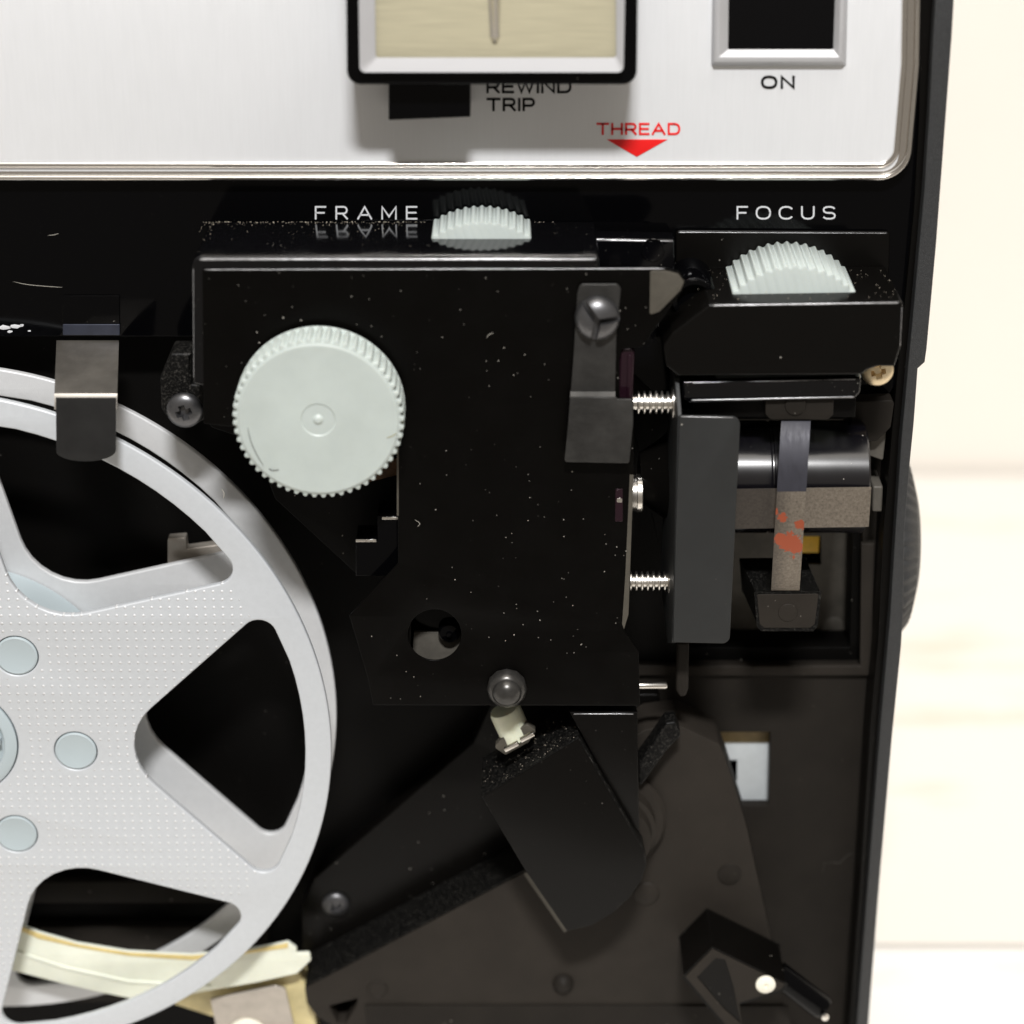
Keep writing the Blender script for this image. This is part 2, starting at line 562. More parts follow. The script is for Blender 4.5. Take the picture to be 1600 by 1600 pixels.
def rust_material():
    """bare spring strip: grey steel with brown freckles and flat orange rust patches"""
    m = mat('rusty_strip_steel', (.20, .17, .14), .5, .5, .5)
    nt = m.node_tree; N, L = nt.nodes, nt.links
    b = N['Principled BSDF']
    g = N.new('ShaderNodeNewGeometry')
    def nz(s, d, rg=.6):
        n = N.new('ShaderNodeTexNoise'); n.inputs['Scale'].default_value = s
        n.inputs['Detail'].default_value = d; n.inputs['Roughness'].default_value = rg
        L.new(g.outputs['Position'], n.inputs['Vector']); return n.outputs['Fac']
    def rp(v, stops):
        r = N.new('ShaderNodeValToRGB'); e = r.color_ramp.elements
        e[0].position, e[0].color = stops[0][0], (*stops[0][1], 1)
        e[1].position, e[1].color = stops[1][0], (*stops[1][1], 1)
        L.new(v, r.inputs[0]); return r.outputs[0]
    base0 = rp(nz(2200, 6, .8), [(.30, (.10, .082, .066)), (.70, (.27, .235, .19))])
    sx = N.new('ShaderNodeSeparateXYZ'); L.new(g.outputs['Position'], sx.inputs[0])
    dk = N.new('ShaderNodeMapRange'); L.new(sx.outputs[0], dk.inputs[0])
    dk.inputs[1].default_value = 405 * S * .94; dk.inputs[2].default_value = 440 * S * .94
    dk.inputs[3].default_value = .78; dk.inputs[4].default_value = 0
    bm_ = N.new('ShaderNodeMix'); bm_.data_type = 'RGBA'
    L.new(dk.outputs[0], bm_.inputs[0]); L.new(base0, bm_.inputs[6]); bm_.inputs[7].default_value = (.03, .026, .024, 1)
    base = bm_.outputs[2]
    acc = None
    for (px, py, rx, k) in ((1234, 848, 11, 1), (1220, 842, 5, 1), (1244, 856, 7, 1), (1241, 874, 2, 1), (1209, 798, 2, 1), (1182, 788, 1, 1), (1222, 806, 3, 1), (1250, 818, 3, 1)):
        p = up(px, py, -186)
        v = N.new('ShaderNodeVectorMath'); v.operation = 'DISTANCE'
        L.new(g.outputs['Position'], v.inputs[0]); v.inputs[1].default_value = p
        dv = N.new('ShaderNodeMath'); dv.operation = 'DIVIDE'; L.new(v.outputs['Value'], dv.inputs[0]); dv.inputs[1].default_value = (rx + 6) * S
        ad = N.new('ShaderNodeMath'); ad.operation = 'MINIMUM'
        if acc is None: acc = dv.outputs[0]
        else:
            L.new(acc, ad.inputs[0]); L.new(dv.outputs[0], ad.inputs[1]); acc = ad.outputs[0]
    wob = N.new('ShaderNodeMath'); wob.operation = 'MULTIPLY_ADD'
    L.new(nz(1900, 4), wob.inputs[0]); wob.inputs[1].default_value = 1.6; L.new(acc, wob.inputs[2])
    inv = N.new('ShaderNodeMath'); inv.operation = 'SUBTRACT'; inv.inputs[0].default_value = 2.0; L.new(wob.outputs[0], inv.inputs[1])
    pat = rp(inv.outputs[0], [(.20, (0, 0, 0)), (.26, (1, 1, 1))])
    mx = N.new('ShaderNodeMix'); mx.data_type = 'RGBA'
    L.new(pat, mx.inputs[0]); L.new(base, mx.inputs[6]); mx.inputs[7].default_value = (.36, .085, .04, 1)
    L.new(mx.outputs[2], b.inputs['Base Color'])
    return m


M['rust'] = rust_material()


def dotted_reel():
    """the flange skin with its grid of small raised dots"""
    m = mat('dotted_silver_plastic', (.535, .56, .585), .44, .12, .5, mottle=.03, mscale=900)
    nt = m.node_tree; N, L = nt.nodes, nt.links
    b = N['Principled BSDF']
    tc = N.new('ShaderNodeNewGeometry')
    sep = N.new('ShaderNodeSeparateXYZ'); L.new(tc.outputs['Position'], sep.inputs[0])
    def M_(op, a, bb=None, cc=None):
        n = N.new('ShaderNodeMath'); n.operation = op
        for i, v in enumerate((a, bb, cc)):
            if v is None: continue
            if isinstance(v, (int, float)): n.inputs[i].default_value = v
            else: L.new(v, n.inputs[i])
        return n.outputs[0]
    P = 13.6 * S
    def cell(v):
        return M_('MULTIPLY', M_('SUBTRACT', M_('FRACT', M_('DIVIDE', v, P)), .5), P)
    cx, cz = cell(sep.outputs[0]), cell(sep.outputs[2])
    d = M_('SQRT', M_('ADD', M_('MULTIPLY', cx, cx), M_('MULTIPLY', cz, cz)))
    X0, Z0 = REEL
    dx = M_('SUBTRACT', sep.outputs[0], X0 * S); dz = M_('SUBTRACT', sep.outputs[2], Z0 * S)
    rr = M_('SQRT', M_('ADD', M_('MULTIPLY', dx, dx), M_('MULTIPLY', dz, dz)))
    inside = M_('MULTIPLY', M_('LESS_THAN', rr, 520 * S), M_('GREATER_THAN', rr, 108 * S))
    bumpy = M_('MULTIPLY', inside, M_('SUBTRACT', 1, M_('MINIMUM', 1, M_('DIVIDE', d, 2.7 * S))))
    for k in range(6):
        a = k * PI / 3 - math.radians(5)
        ex = M_('SUBTRACT', dx, 186 * S * math.cos(a)); ez = M_('SUBTRACT', dz, 186 * S * math.sin(a))
        e = M_('SQRT', M_('ADD', M_('MULTIPLY', ex, ex), M_('MULTIPLY', ez, ez)))
        bumpy = M_('MULTIPLY', bumpy, M_('GREATER_THAN', e, 43 * S))
    nz = N.new('ShaderNodeTexNoise'); nz.inputs['Scale'].default_value = 5200
    L.new(tc.outputs['Position'], nz.inputs['Vector'])
    hh = M_('ADD', M_('MULTIPLY', bumpy, 1.0), M_('MULTIPLY', nz.outputs['Fac'], .06))
    bp = N.new('ShaderNodeBump'); bp.inputs['Strength'].default_value = .9; bp.inputs['Distance'].default_value = 0.00016
    L.new(hh, bp.inputs['Height']); L.new(bp.outputs[0], b.inputs['Normal'])
    # lighter tips of the dots
    mx = N.new('ShaderNodeMix'); mx.data_type = 'RGBA'
    L.new(M_('MULTIPLY', M_('GREATER_THAN', bumpy, .25), .5), mx.inputs[0])
    src = b.inputs['Base Color'].links[0].from_socket
    L.new(src, mx.inputs[6]); mx.inputs[7].default_value = (.88, .88, .88, 1)
    L.new(mx.outputs[2], b.inputs['Base Color'])
    return m


REEL = (-872, -338)
M['reeldot'] = dotted_reel()

# ------------------------------------------------------------ wall and table
ZT = -1200 * S
pw = upz(1500, 742, ZT)                     # where wall and table meet
YW = pw.y


def wood(name, colr, seed):
    m = mat(name, colr, .55, 0, .4)
    nt = m.node_tree; N, L = nt.nodes, nt.links
    b = N['Principled BSDF']
    g = N.new('ShaderNodeNewGeometry')
    mp = N.new('ShaderNodeMapping'); mp.inputs['Scale'].default_value = (7, 26, 30); mp.inputs['Location'].default_value = (seed, seed, 0)
    L.new(g.outputs['Position'], mp.inputs[0])
    n = N.new('ShaderNodeTexNoise'); n.inputs['Scale'].default_value = 1; n.inputs['Detail'].default_value = 6; n.inputs['Roughness'].default_value = .65
    L.new(mp.outputs[0], n.inputs['Vector'])
    r = N.new('ShaderNodeValToRGB'); e = r.color_ramp.elements
    e[0].position = .305; e[0].color = (colr[0] * .84, colr[1] * .77, colr[2] * .66, 1)
    e[1].position = .47; e[1].color = (*colr, 1)
    L.new(n.outputs['Fac'], r.inputs[0]); L.new(r.outputs[0], b.inputs['Base Color'])
    bp = N.new('ShaderNodeBump'); bp.inputs['Strength'].default_value = .25; bp.inputs['Distance'].default_value = .0006
    L.new(n.outputs['Fac'], bp.inputs['Height']); L.new(bp.outputs[0], b.inputs['Normal'])
    return m


def wbox(name, a, bb, m, parent=None, bev=0, label=None):
    (x0, y0, z0), (x1, y1, z1) = a, bb
    f = [(x0, y0, z0), (x1, y0, z0), (x1, y0, z1), (x0, y0, z1)]
    k = [(x0, y1, z0), (x1, y1, z0), (x1, y1, z1), (x0, y1, z1)]
    return prism(name, f, k, m, parent, bev=bev, label=label)


wl = wbox('wall', (-1.2, YW, ZT - .03), (1.2, YW + .03, .9), M['wall'])
wl['kind'] = 'structure'
under = mat('shadow_gap_wood', (.30, .26, .20), .8)
tb = wbox('tabletop', (-1.2, -.16, ZT - .03), (1.2, YW - .0006, ZT - .006), under)
tb['kind'] = 'structure'
seam = upz(1500, 1484, ZT).y
step = (YW - seam)
ys = [-.16, seam, YW - .001]
mid = seam + step * .5
W1 = wood('white_painted_wood', (.79, .765, .725), 3.1)
W2 = wood('white_painted_wood_worn', (.79, .76, .71), 9.4)
wbox('plank', (-1.2, -.16, ZT - .0055), (1.2, seam - .0009, ZT), W1, tb, bev=8)
wbox('plank', (-1.2, seam + .0009, ZT - .0055), (1.2, YW - .0035, ZT + .0002), W2, tb, bev=8)

# ------------------------------------------------------------ projector
PRJ = empty('film_projector', (0.02, .01, ZT), 'vintage black film projector with brushed silver control panel and grey knobs standing on white boards', 'projector')

# casing: back body, side walls, floor of the film path
CB = [(up(x, y, -8).x / S, up(x, y, -8).z / S) for x, y in [(1430, -60), (1430, 100), (1420, 330), (1396, 560), (1372, 830), (1352, 1130), (1322, 1600), (1312, 1750)]]
slab('casing', [[(-1100, 900)] + CB + [(660, -1195), (-1100, -1195)]],
     260, 420, M['recess'], PRJ, bev=4, world=True)
# front rim strip of the right side wall, following the photo's edge
rimL = [(1466, -60), (1458, 60), (1452, 180), (1444, 300), (1432, 430), (1420, 560), (1408, 690), (1399, 830), (1391, 960), (1376, 1130), (1356, 1380), (1339, 1600), (1325, 1750)]
rimR = [(1310 + 45, 1750), (1357, 1600), (1374, 1380), (1394, 1150), (1408, 1010), (1411, 960), (1413, 830), (1422, 720), (1428, 660), (1434, 576), (1445, 566), (1448, 545), (1463, 380), (1478, 180), (1487, 60), (1494, -60)]
wallr = slab('side_wall', [rimL + rimR], -30, 320, M['rim'], PRJ, bev=1.5)
# inner black side of the wall
inn = [(1438, -60), (1436, 180), (1428, 330), (1404, 560), (1392, 690), (1380, 830), (1372, 1000), (1360, 1130), (1344, 1380), (1328, 1600), (1316, 1750)]
slab('inner_liner', [inn + [(x - 1, y) for x, y in rimL[::-1]]], -8, 300, M['satin2'], PRJ, bev=1)
# ribbed round cap on the right side
cc = up(1398, 846, 190)
lathe('lens_opening_cap', [(40, 30), (100, 26), (140, 14), (162, -4), (168, -16), (168, -26)], cc, 'x', M['rim'], PRJ, n=180,
      ribs=lambda a, j: 1 + (.012 if int(a / (2 * PI) * 180) % 4 < 2 else -.012) * (j > 1))

# ---- deck plate (glossy black, upright)
deck = slab('deck_plate', [[(-300, -100), (1440, -100), (1432, 300), (1404, 560), (1400, 600), (1375, 640), (1050, 640), (930, 530), (320, 526), (-300, 526)]], 0, 40, M['gloss'], PRJ, bev=1.5)
text('FRAME', 492, 652, 322, 343, -.5, M['white'], deck, wt=2.5)
text('FOCUS', 1151, 1306, 322, 343, -.5, M['white'], deck, wt=2.5)
for (px, py, r_) in ((6, 512, 9), (24, 510, 8), (34, 508, 4), (15, 518, 5), (46, 517, 3), (128, 511, 4)):
    n_ = 11
    slab('paint_chip', [[(px + r_ * (1.5 if r_ > 6 else 1) * (.6 + .5 * random.random()) * math.cos(2 * PI * k / n_), py + r_ * .42 * (.5 + .7 * random.random()) * math.sin(2 * PI * k / n_)) for k in range(n_)]], -.8, -.2, M['white'], deck, bev=.1)
# ledge plates around the focus wheel
slab('raised_panel', [rnd([(1056, 360), (1391, 362), (1386, 520), (1056, 520)], 6)], -7, -1, M['satin2'], PRJ, bev=2)
slab('ledge_block', [rnd([(926, 372), (1054, 374), (1054, 432), (926, 432)], 3)], -40, -1, M['shelfgloss'], PRJ, bev=3)
lathe('screw_boss', [(18, 0), (17, -1.2), (15.5, -1.2), (15, -.2)], up(1020, 391, -40.5), 'y', M['shelfgloss'], PRJ, n=28)
lathe('round_post', [(34, 60), (34, -60), (31, -64), (25, -65), (24, -50)], up(1080, 448, -40), 'y', M['gloss'], PRJ, n=40)
lathe('round_post', [(30, 60), (30, -80), (27, -83)], up(955, 440, -60), 'y', M['gloss'], PRJ, n=40)

# ---- control panel
panel = slab('control_panel', [rnd([(-400, -300), (1422, -300), (1417, 100), (1402, 268), (-400, 268)], [0, 0, 0, 26, 0])], -14, -1, M['panel'], PRJ, bev=1)
pa = [up(x, y, -14) for x, y in rnd([(1424, -300), (1418, 100), (1404, 263), (-400, 263)], [0, 0, 34, 0], 10)]
path = [(p.x / S, p.z / S) for p in pa]
prof = [(-3, -1), (-3.5, -15), (-1, -19), (4, -20.5), (9, -20), (12.5, -17), (14, -14.6), (40, -14.4)]
prof = [(-18, -1)] + [(-18 + 1.2 * (1 - math.cos(t)) * 0 + 5 * (1 - math.cos(t)), -14 - 8 * math.sin(t)) for t in [k * PI / 8 for k in range(0, 9)]]
prof += [(-8, -12.6), (-3, -12.2), (1, -13)] + [(1 + 4.5 * (1 - math.cos(t)), -15 - 4.2 * math.sin(t)) for t in [k * PI / 8 for k in range(0, 9)]]
prof = [(-o, y) for o, y in prof]
sweep('panel_trim', path, prof, M['chrome'], panel)
text('REWIND', 760, 893, 125, 146, -15, M['black'], panel, wt=3.8, gp=7)
text('TRIP', 760, 836, 153, 174, -15, M['black'], panel, wt=3.8, gp=7)
text('ON', 1189, 1242, 118, 139, -15, M['black'], panel, wt=4.2, gp=9)
text('THREAD', 932, 1063, 192, 211, -15, M['red'], panel, wt=3.3, gp=6.5)
slab('printed_arrow', [[(948, 218), (1043, 218), (995, 245)]], -15, -14.2, M['red'], panel, bev=.1)
# rewind lever
slab('rewind_lever', [rnd([(607, 60), (735, 60), (735, 183), (607, 188)], 2)], -96, -1, M['gloss'], PRJ, bev=1.5)

# ---- selector knob block: black frame, silver bevel, gold face, pointer
kb = slab('selector_knob', [rnd([(539, -200), (999, -200), (995, 133), (542, 133)], [10, 10, 22, 22], 8)], -128, -60, M['gloss'], PRJ, bev=4)
ra = [(558, -180), (980, -180), (974, 113), (562, 113)]
ri = [(584, -160), (962, -160), (963, 90), (587, 90)]
Wf = [up(x, y, -141) for x, y in rnd(ra, [8, 8, 9, 9], 5)]
Wi = [up(x, y, -136) for x, y in rnd(ri, [5, 5, 5, 5], 5)]
n = len(Wf)
Wb = [v + Vector((0, 13.5 * S, 0)) for v in Wf]
fs = [[i, (i + 1) % n, n + (i + 1) % n, n + i] for i in range(n)] + [[2 * n + i, 2 * n + (i + 1) % n, (i + 1) % n, i] for i in range(n)]
mesh('knob_bezel', Wf + Wi + Wb, fs, M['bezel'], kb, 30)
# the black body is solid; the face plate stands on it inside the bezel
slab('knob_face', [rnd([(580, -165), (967, -165), (966, 94), (583, 94)], 4)], -130, -128.2, M['gold'], kb, bev=.3)
pn = [up(x, y, -132) for x, y in ((760, -60), (783, -60), (780, 58), (776, 67), (770, 67), (766, 58))]
pnb = [v + Vector((0, 2 * S, 0)) for v in pn]
rid = [up(771, -60, -143), up(773, 60, -138)]
mesh('pointer', pn + rid, [[0, 6, 7, 5], [5, 7, 4], [4, 7, 3], [3, 7, 2], [2, 7, 6, 1]], M['chrome'], kb)

# ---- power switch
so = [(1116, -200), (1330, -200), (1322, 103), (1111, 103)]
si = [(1142, -180), (1310, -180), (1301, 76), (1139, 76)]
A = [up(x, y, -14) for x, y in so]
B = [up(x, y, -27) for x, y in [(1120, -196), (1325, -196), (1317, 97), (1116, 97)]]
B2 = [up(x, y, -27) for x, y in [(1126, -190), (1320, -190), (1311, 89), (1123, 89)]]
Cc = [up(x, y, -16) for x, y in si]
v = A + B + B2 + Cc
fs = []
for q in range(3):
    for i in range(4):
        fs.append([q * 4 + i, q * 4 + (i + 1) % 4, (q + 1) * 4 + (i + 1) % 4, (q + 1) * 4 + i])
sw = mesh('power_switch', v, fs, M['bezel'], PRJ, bev=1.6, smooth=30)
slab('rocker', [[(1137, -200), (1314, -200), (1304, 79), (1136, 79)]], -17, -14.5, M['void'], sw, bev=.5)

# ---- frame cover: shelf + front sheet
YC = -175
pf0 = up(800, 403, YC)
zs = pf0.z
fz = zs
shelf_front = [(300, 403), (935, 403), (935, 440), (300, 440)]
fr = [up(x, y, YC) for x, y in shelf_front]

cv = slab('film_gate_cover', [rnd([(300, 402), (936, 402), (936, 640), (318, 640), (317, 603), (302, 600)], [14, 4, 0, 0, 0, 3], 6)], YC, -2, M['shelfgloss'], PRJ, bev=4, bres=4)
# big satin sheet in front
hole = circ(679, 992, 42, 40, ry=40)
gp_out = [(316, 421), (1040, 419), (1062, 425), (1072, 440), (1066, 455), (1003, 542), (972, 545), (968, 560), (968, 622), (990, 624),
          (990, 740), (983, 850), (975, 985), (998, 1018), (1000, 1103), (583, 1102), (575, 1060), (546, 962), (622, 880), (621, 690),
          (612, 640), (380, 668), (318, 662)]
gp = slab('gate_plate', [rnd(gp_out, [4, 3, 8, 8, 8, 4, 3, 1, 1, 1, 0, 0, 3, 3, 3, 3, 0, 3, 3, 0, 0, 2, 2], 4), hole], YC - 4, YC - 0.5, M['satin'], PRJ, bev=.8)
tabp = rnd([(1016, 423), (1040, 423), (1060, 428), (1069, 440), (1063, 454), (1030, 487), (1015, 492)], 3)
slab('bent_tab', [tabp], YC - 6, YC - 4.2, M['tabsteel'], gp, bev=.3)
slab('edge_strip', [[(984, 742), (990, 742), (982, 960), (975, 983), (972, 975), (977, 900)]], YC - 4.8, YC - 4.1, M['tabsteel'], gp, bev=.2)
# mechanism chassis behind the sheet
slab('gate_chassis', [rnd([(640, 640), (960, 640), (962, 1060), (640, 1060)], 4), circ(685, 985, 70, 24)], YC + 10, -10, M['satin2'], PRJ, bev=2)
slab('inner_plate', [[(610, 988), (760, 988), (760, 1080), (610, 1080)]], -128, -120, M['wallgrey'], PRJ, bev=1)
lathe('inner_shaft', [(17, -20), (17, -40), (14, -44), (5, -45), (4, -50), (0, -51)], up(703, 970, -100), 'y', M['gloss'], PRJ, n=32)

# window strip in the gate plate
slab('gate_window', [rnd([(962, 764), (973, 764), (973, 815), (961, 815)], 1)], YC - 4.9, YC - 4.1, M['rose'], gp, bev=.3)
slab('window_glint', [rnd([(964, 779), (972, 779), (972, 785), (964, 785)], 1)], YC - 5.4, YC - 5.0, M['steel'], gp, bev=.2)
slab('film_channel', [rnd([(968, 546), (992, 546), (989, 626), (964, 626)], [8, 8, 1, 1])], YC + 3, YC + 60, M['rose'], PRJ, bev=4)
slab('channel_rail', [[(981, 555), (987, 555), (985, 624), (979, 624)]], YC - 1, YC + 3, M['rose'], PRJ, bev=1)

def phillips(c, R, H, m, parent, name='screw', rot=.3, slotw=.2, slotl=.62, wings=None):
    prof = [(R, 0), (R, -H * .22)]
    for k in range(1, 9):
        a = k / 8 * PI / 2
        prof.append((R * math.cos(a) if k < 8 else 0, -H * .22 - H * .78 * math.sin(a)))
    o = lathe(name, prof, c, 'y', m, parent, n=40)
    # recess cut
    vs, fs = [], []
    for q in range(len(wings) if wings else 2):
        a = wings[q] if wings else rot + q * PI / 2
        ux = Vector((math.cos(a), 0, math.sin(a))); uz = Vector((-math.sin(a), 0, math.cos(a)))
        L_, W_ = R * slotl, R * slotw
        l0 = -R * .12 if wings else None
        base = len(vs)
        for (l, wd, y) in ((L_, W_, -H * 1.4), (L_ * (1 if wings else .35), W_ * .7, -H * (.12 if wings else .25))):
            for sx, sz in ((-1, -1), (1, -1), (1, 1), (-1, 1)):
                ll = l if sx > 0 else (l0 if wings else -l)
                vs.append(ux * ll * S + uz * (wd * (1 + q * .02)) * sz * S + Vector((0, (y - q * .1) * S, 0)))
        fs += [[base + i for i in f] for f in ([0, 1, 2, 3], [7, 6, 5, 4], [0, 4, 5, 1], [1, 5, 6, 2], [2, 6, 7, 3], [3, 7, 4, 0])]
    me = bpy.data.meshes.new('cut'); me.from_pydata([tuple(x) for x in vs], [], fs)
    bm = bmesh.new(); bm.from_mesh(me); bmesh.ops.recalc_face_normals(bm, faces=bm.faces); bm.to_mesh(me); bm.free()
    ct = bpy.data.objects.new('cut', me); col.objects.link(ct)
    ct.location = Vector(c)
    wp = bpy.data.objects.new('tmp', o.data.copy()); col.objects.link(wp)
    wp.location = ORG[o.name]
    md = wp.modifiers.new('b', 'BOOLEAN'); md.object = ct; md.operation = 'DIFFERENCE'; md.solver = 'EXACT'; md.use_self = True
    bpy.context.view_layer.update()
    dg = bpy.context.evaluated_depsgraph_get()
    new = bpy.data.meshes.new_from_object(wp.evaluated_get(dg))
    new.materials.clear(); new.materials.append(m)
    for p in new.polygons: p.use_smooth = True
    new.set_sharp_from_angle(angle=math.radians(40))
    o.data = new
    bpy.data.objects.remove(ct); bpy.data.objects.remove(wp)
    return o


# lug with screw to the left of the cover
lug = slab('mounting_lug', [rnd([(266, 552), (299, 552), (299, 600), (321, 602), (321, 655), (300, 668), (268, 662), (252, 640), (250, 590)], [6, 2, 2, 2, 6, 14, 16, 8, 14], 4)], -118, -60, M['dusty'], PRJ, bev=4)
phillips(up(289, 640, -119), 27, 15, M['screw'], lug)
slab('lower_plate', [rnd([(318, 640), (640, 630), (622, 900), (560, 900), (430, 780), (395, 690), (330, 668)], 8)], -60, 10, M['recess'], PRJ, bev=2)
# bits seen under the knob
slab('carrier_arm', [[(545, 762), (622, 742), (622, 716), (600, 716)]], -90, -80, mat('oily_brown_metal', (.06, .03, .012), .4, .4, mottle=.6, mscale=700), PRJ, bev=1)
slab('step_bracket', [[(590, 806), (624, 806), (624, 900), (556, 900), (556, 846), (590, 846)]], -150, -90, M['gloss'], PRJ, bev=1)
slab('bright_edge', [[(597, 808), (624, 808), (624, 812), (597, 812)]], -152, -150.2, M['steel'], PRJ, bev=.3)
slab('bright_edge', [[(556, 843), (588, 843), (588, 847), (556, 847)]], -152, -150.2, M['steel'], PRJ, bev=.3)
slab('sheet_edge', [[(620, 700), (623, 700), (623, 806), (620, 806)]], YC - 4.8, YC - 4.1, M['tabsteel'], gp, bev=.2)

# ---- spring flag with its rivet screw
fl = slab('spring_flag', [rnd([(906, 444), (966, 444), (970, 452), (963, 520), (961, 612), (892, 612), (896, 560), (902, 460)], [8, 8, 0, 0, 1, 1, 0, 0])], YC - 14, YC - 10, M['springsteel'], PRJ, bev=.8)
fa = [up(x, y, Y) for x, y, Y in ((892, 612, YC - 14), (961, 612, YC - 14), (961, 622, YC - 22), (891, 622, YC - 22))]
prism('flag_bend', fa, [v + Vector((0, 4 * S, 0)) for v in fa], M['springsteel'], fl, bev=.4)
slab('flag_blade', [rnd([(891, 621), (963, 621), (965, 624), (989, 624), (989, 662), (983, 724), (882, 722), (888, 660)], [0, 0, 0, 3, 0, 4, 4, 0])], YC - 26, YC - 22, M['springsteel'], fl, bev=.8)
rc = up(933, 496, YC - 15)
phillips(rc, 32, 22, M['screw'], PRJ, name='rivet_screw', slotw=.17, slotl=1.2, wings=(2.2, .1, -1.75))

# ---- hex nut near the bottom
nc = up(792, 1072, YC - 5)
M['nut'] = mat('blackened_nut', (.055, .053, .05), .3, .6, .5, mottle=.3, mscale=500)
nut = lathe('cap_nut', [(30, 0), (31, -9), (29, -17), (24, -22), (17, -24)], nc, 'y', M['nut'], PRJ, n=12, smooth=35)
lathe('nut_dome', [(23, -20), (22, -25), (17, -32), (9, -36), (0, -37)], nc, 'y', M['nut'], nut, n=32)

# ---- wheels and knob
fwc = up(752, 375, -88)
kf = gear('frame_wheel', fwc.x / S, fwc.z / S - 98, 126, 3.4, 64, -88, -4, M['knob2'], PRJ, chamfer=2.5, sharp=.6)
focc = up(1241, 455, -128)
kf2 = gear('focus_wheel', focc.x / S, focc.z / S - 79, 118, 4.4, 52, -128, -10, M['knob2'], PRJ, chamfer=2.5, sharp=.6)
kx, kz = -275, 254
kn = gear('threading_knob', kx, kz, 122, 5.0, 57, -247, -195, M['knob'], PRJ, chamfer=2.2, seg=10, sharp=.3)
lathe('knob_disc', [(114.6, 1), (114.4, -1.6), (111.5, -3), (25, -3.0), (23, -1.6), (8, -1.6), (7, -2.2), (4, -5), (0, -5.6)], Vector((kx, -247, kz)) * S, 'y', M['knob'], kn, n=96, smooth=25)
lathe('knob_collar', [(121.5, 0), (121.5, -3), (120, -4)], Vector((kx, -193.5, kz)) * S, 'y', M['knob'], kn, n=96)
lathe('knob_shaft', [(30, 0), (30, 100)], Vector((kx, -193, kz)) * S, 'y', M['satin2'], kn, n=24)


def fibre(name, pts, Y, wd, m, parent):
    vs, fs = [], []
    P_ = [Vector(p) for p in pts]
    Q = []
    for i in range(len(P_) - 1):
        a = P_[max(0, i - 1)]; b_ = P_[i]; c_ = P_[i + 1]; d_ = P_[min(len(P_) - 1, i + 2)]
        for k in range(5):
            t = k / 5
            Q.append(.5 * ((2 * b_) + (c_ - a) * t + (2 * a - 5 * b_ + 4 * c_ - d_) * t * t + (3 * b_ - a - 3 * c_ + d_) * t ** 3))
    Q.append(P_[-1])
    for i, p in enumerate(Q):
        d1 = (Q[min(len(Q) - 1, i + 1)] - Q[max(0, i - 1)]).normalized()
        nn = Vector((-d1.y, d1.x)) * wd / 2 * (1 - abs(2 * i / (len(Q) - 1) - 1) ** 3 * .8)
        vs += [up(p.x + nn.x, p.y + nn.y, Y), up(p.x - nn.x, p.y - nn.y, Y), up(p.x, p.y, Y - wd * .6)]
    for i in range(len(Q) - 1):
        for k in range(3):
            fs.append([i * 3 + k, i * 3 + (k + 1) % 3, (i + 1) * 3 + (k + 1) % 3, (i + 1) * 3 + k])
    return mesh(name, vs, fs, m, parent, 60)


scf = mat('grey_scuff', (.17, .18, .17), .6)
lint = mat('pale_lint', (.45, .43, .38), .8)
fibre('scuff_mark', [(387, 668), (392, 690), (402, 712), (412, 728)], -250.2, 1.6, scf, kn)
fibre('scuff_mark', [(420, 732), (426, 735), (436, 734)], -250.2, 2.6, scf, kn)
fibre('scuff_mark', [(604, 684), (612, 682), (620, 677)], -250.2, 1.6, mat('ochre_scuff', (.35, .33, .2), .6), kn)

# ---- focus cover
fc_pts = [(1108, 476), (1411, 471), (1408, 540), (1398, 573), (1372, 573), (1356, 578), (1346, 586), (1060, 588), (1040, 572), (1036, 540), (1050, 520)]
slab('focus_cover', [rnd(fc_pts, [6, 5, 3, 3, 6, 8, 3, 6, 8, 10, 8], 4)], -172, -8, M['satin2'], PRJ, bev=4, bres=4)
phillips(up(1371, 578, -30), 25, 12, M['brass'], PRJ, rot=.2)

# ---- lens holder
bar = slab('lens_holder_bar', [rnd([(1066, 596), (1346, 590), (1344, 614), (1334, 624), (1076, 630), (1066, 622)], [3, 6, 8, 8, 6, 3], 4)], -158, -20, M['shelfgloss'], PRJ, bev=4, bres=4)
slab('holder_skirt', [[(1084, 610), (1338, 610), (1336, 652), (1084, 652)]], -134, -126, M['recess'], PRJ, bev=1)
# flag plate with its folded return
fp = slab('focus_plate', [rnd([(1062, 650), (1157, 652), (1147, 860), (1140, 1006), (1052, 1004), (1056, 830)], [2, 12, 0, 12, 4, 0], 6)], -196, -190, M['grey'], PRJ, bev=1.2)
q = [up(1064, 590, -60), up(1064, 590, -150), up(1061, 650, -190), up(1052, 1004, -190), up(1052, 1004, -110), up(1048, 900, -60)]
q[0].z = q[1].z
for i_ in (0, 1, 4, 5):
    q[i_].x -= (14 if i_ in (0, 5) else 7) * S
prism('folded_side', [v + Vector((-2 * S, 0, 0)) for v in q], [v + Vector((4 * S, 0, 0)) for v in q], M['grey'], fp, bev=1)
slab('spring_holder', [rnd([(1196, 620), (1303, 620), (1302, 648), (1294, 656), (1204, 656), (1196, 648)], [0, 0, 4, 4, 4, 4])], -150, -120, M['brown2'], PRJ, bev=1.5)
lathe('stud', [(16, 0), (15, -2), (13, -2.5)], up(1243, 633, -150), 'y', M['brown2'], PRJ, n=28)

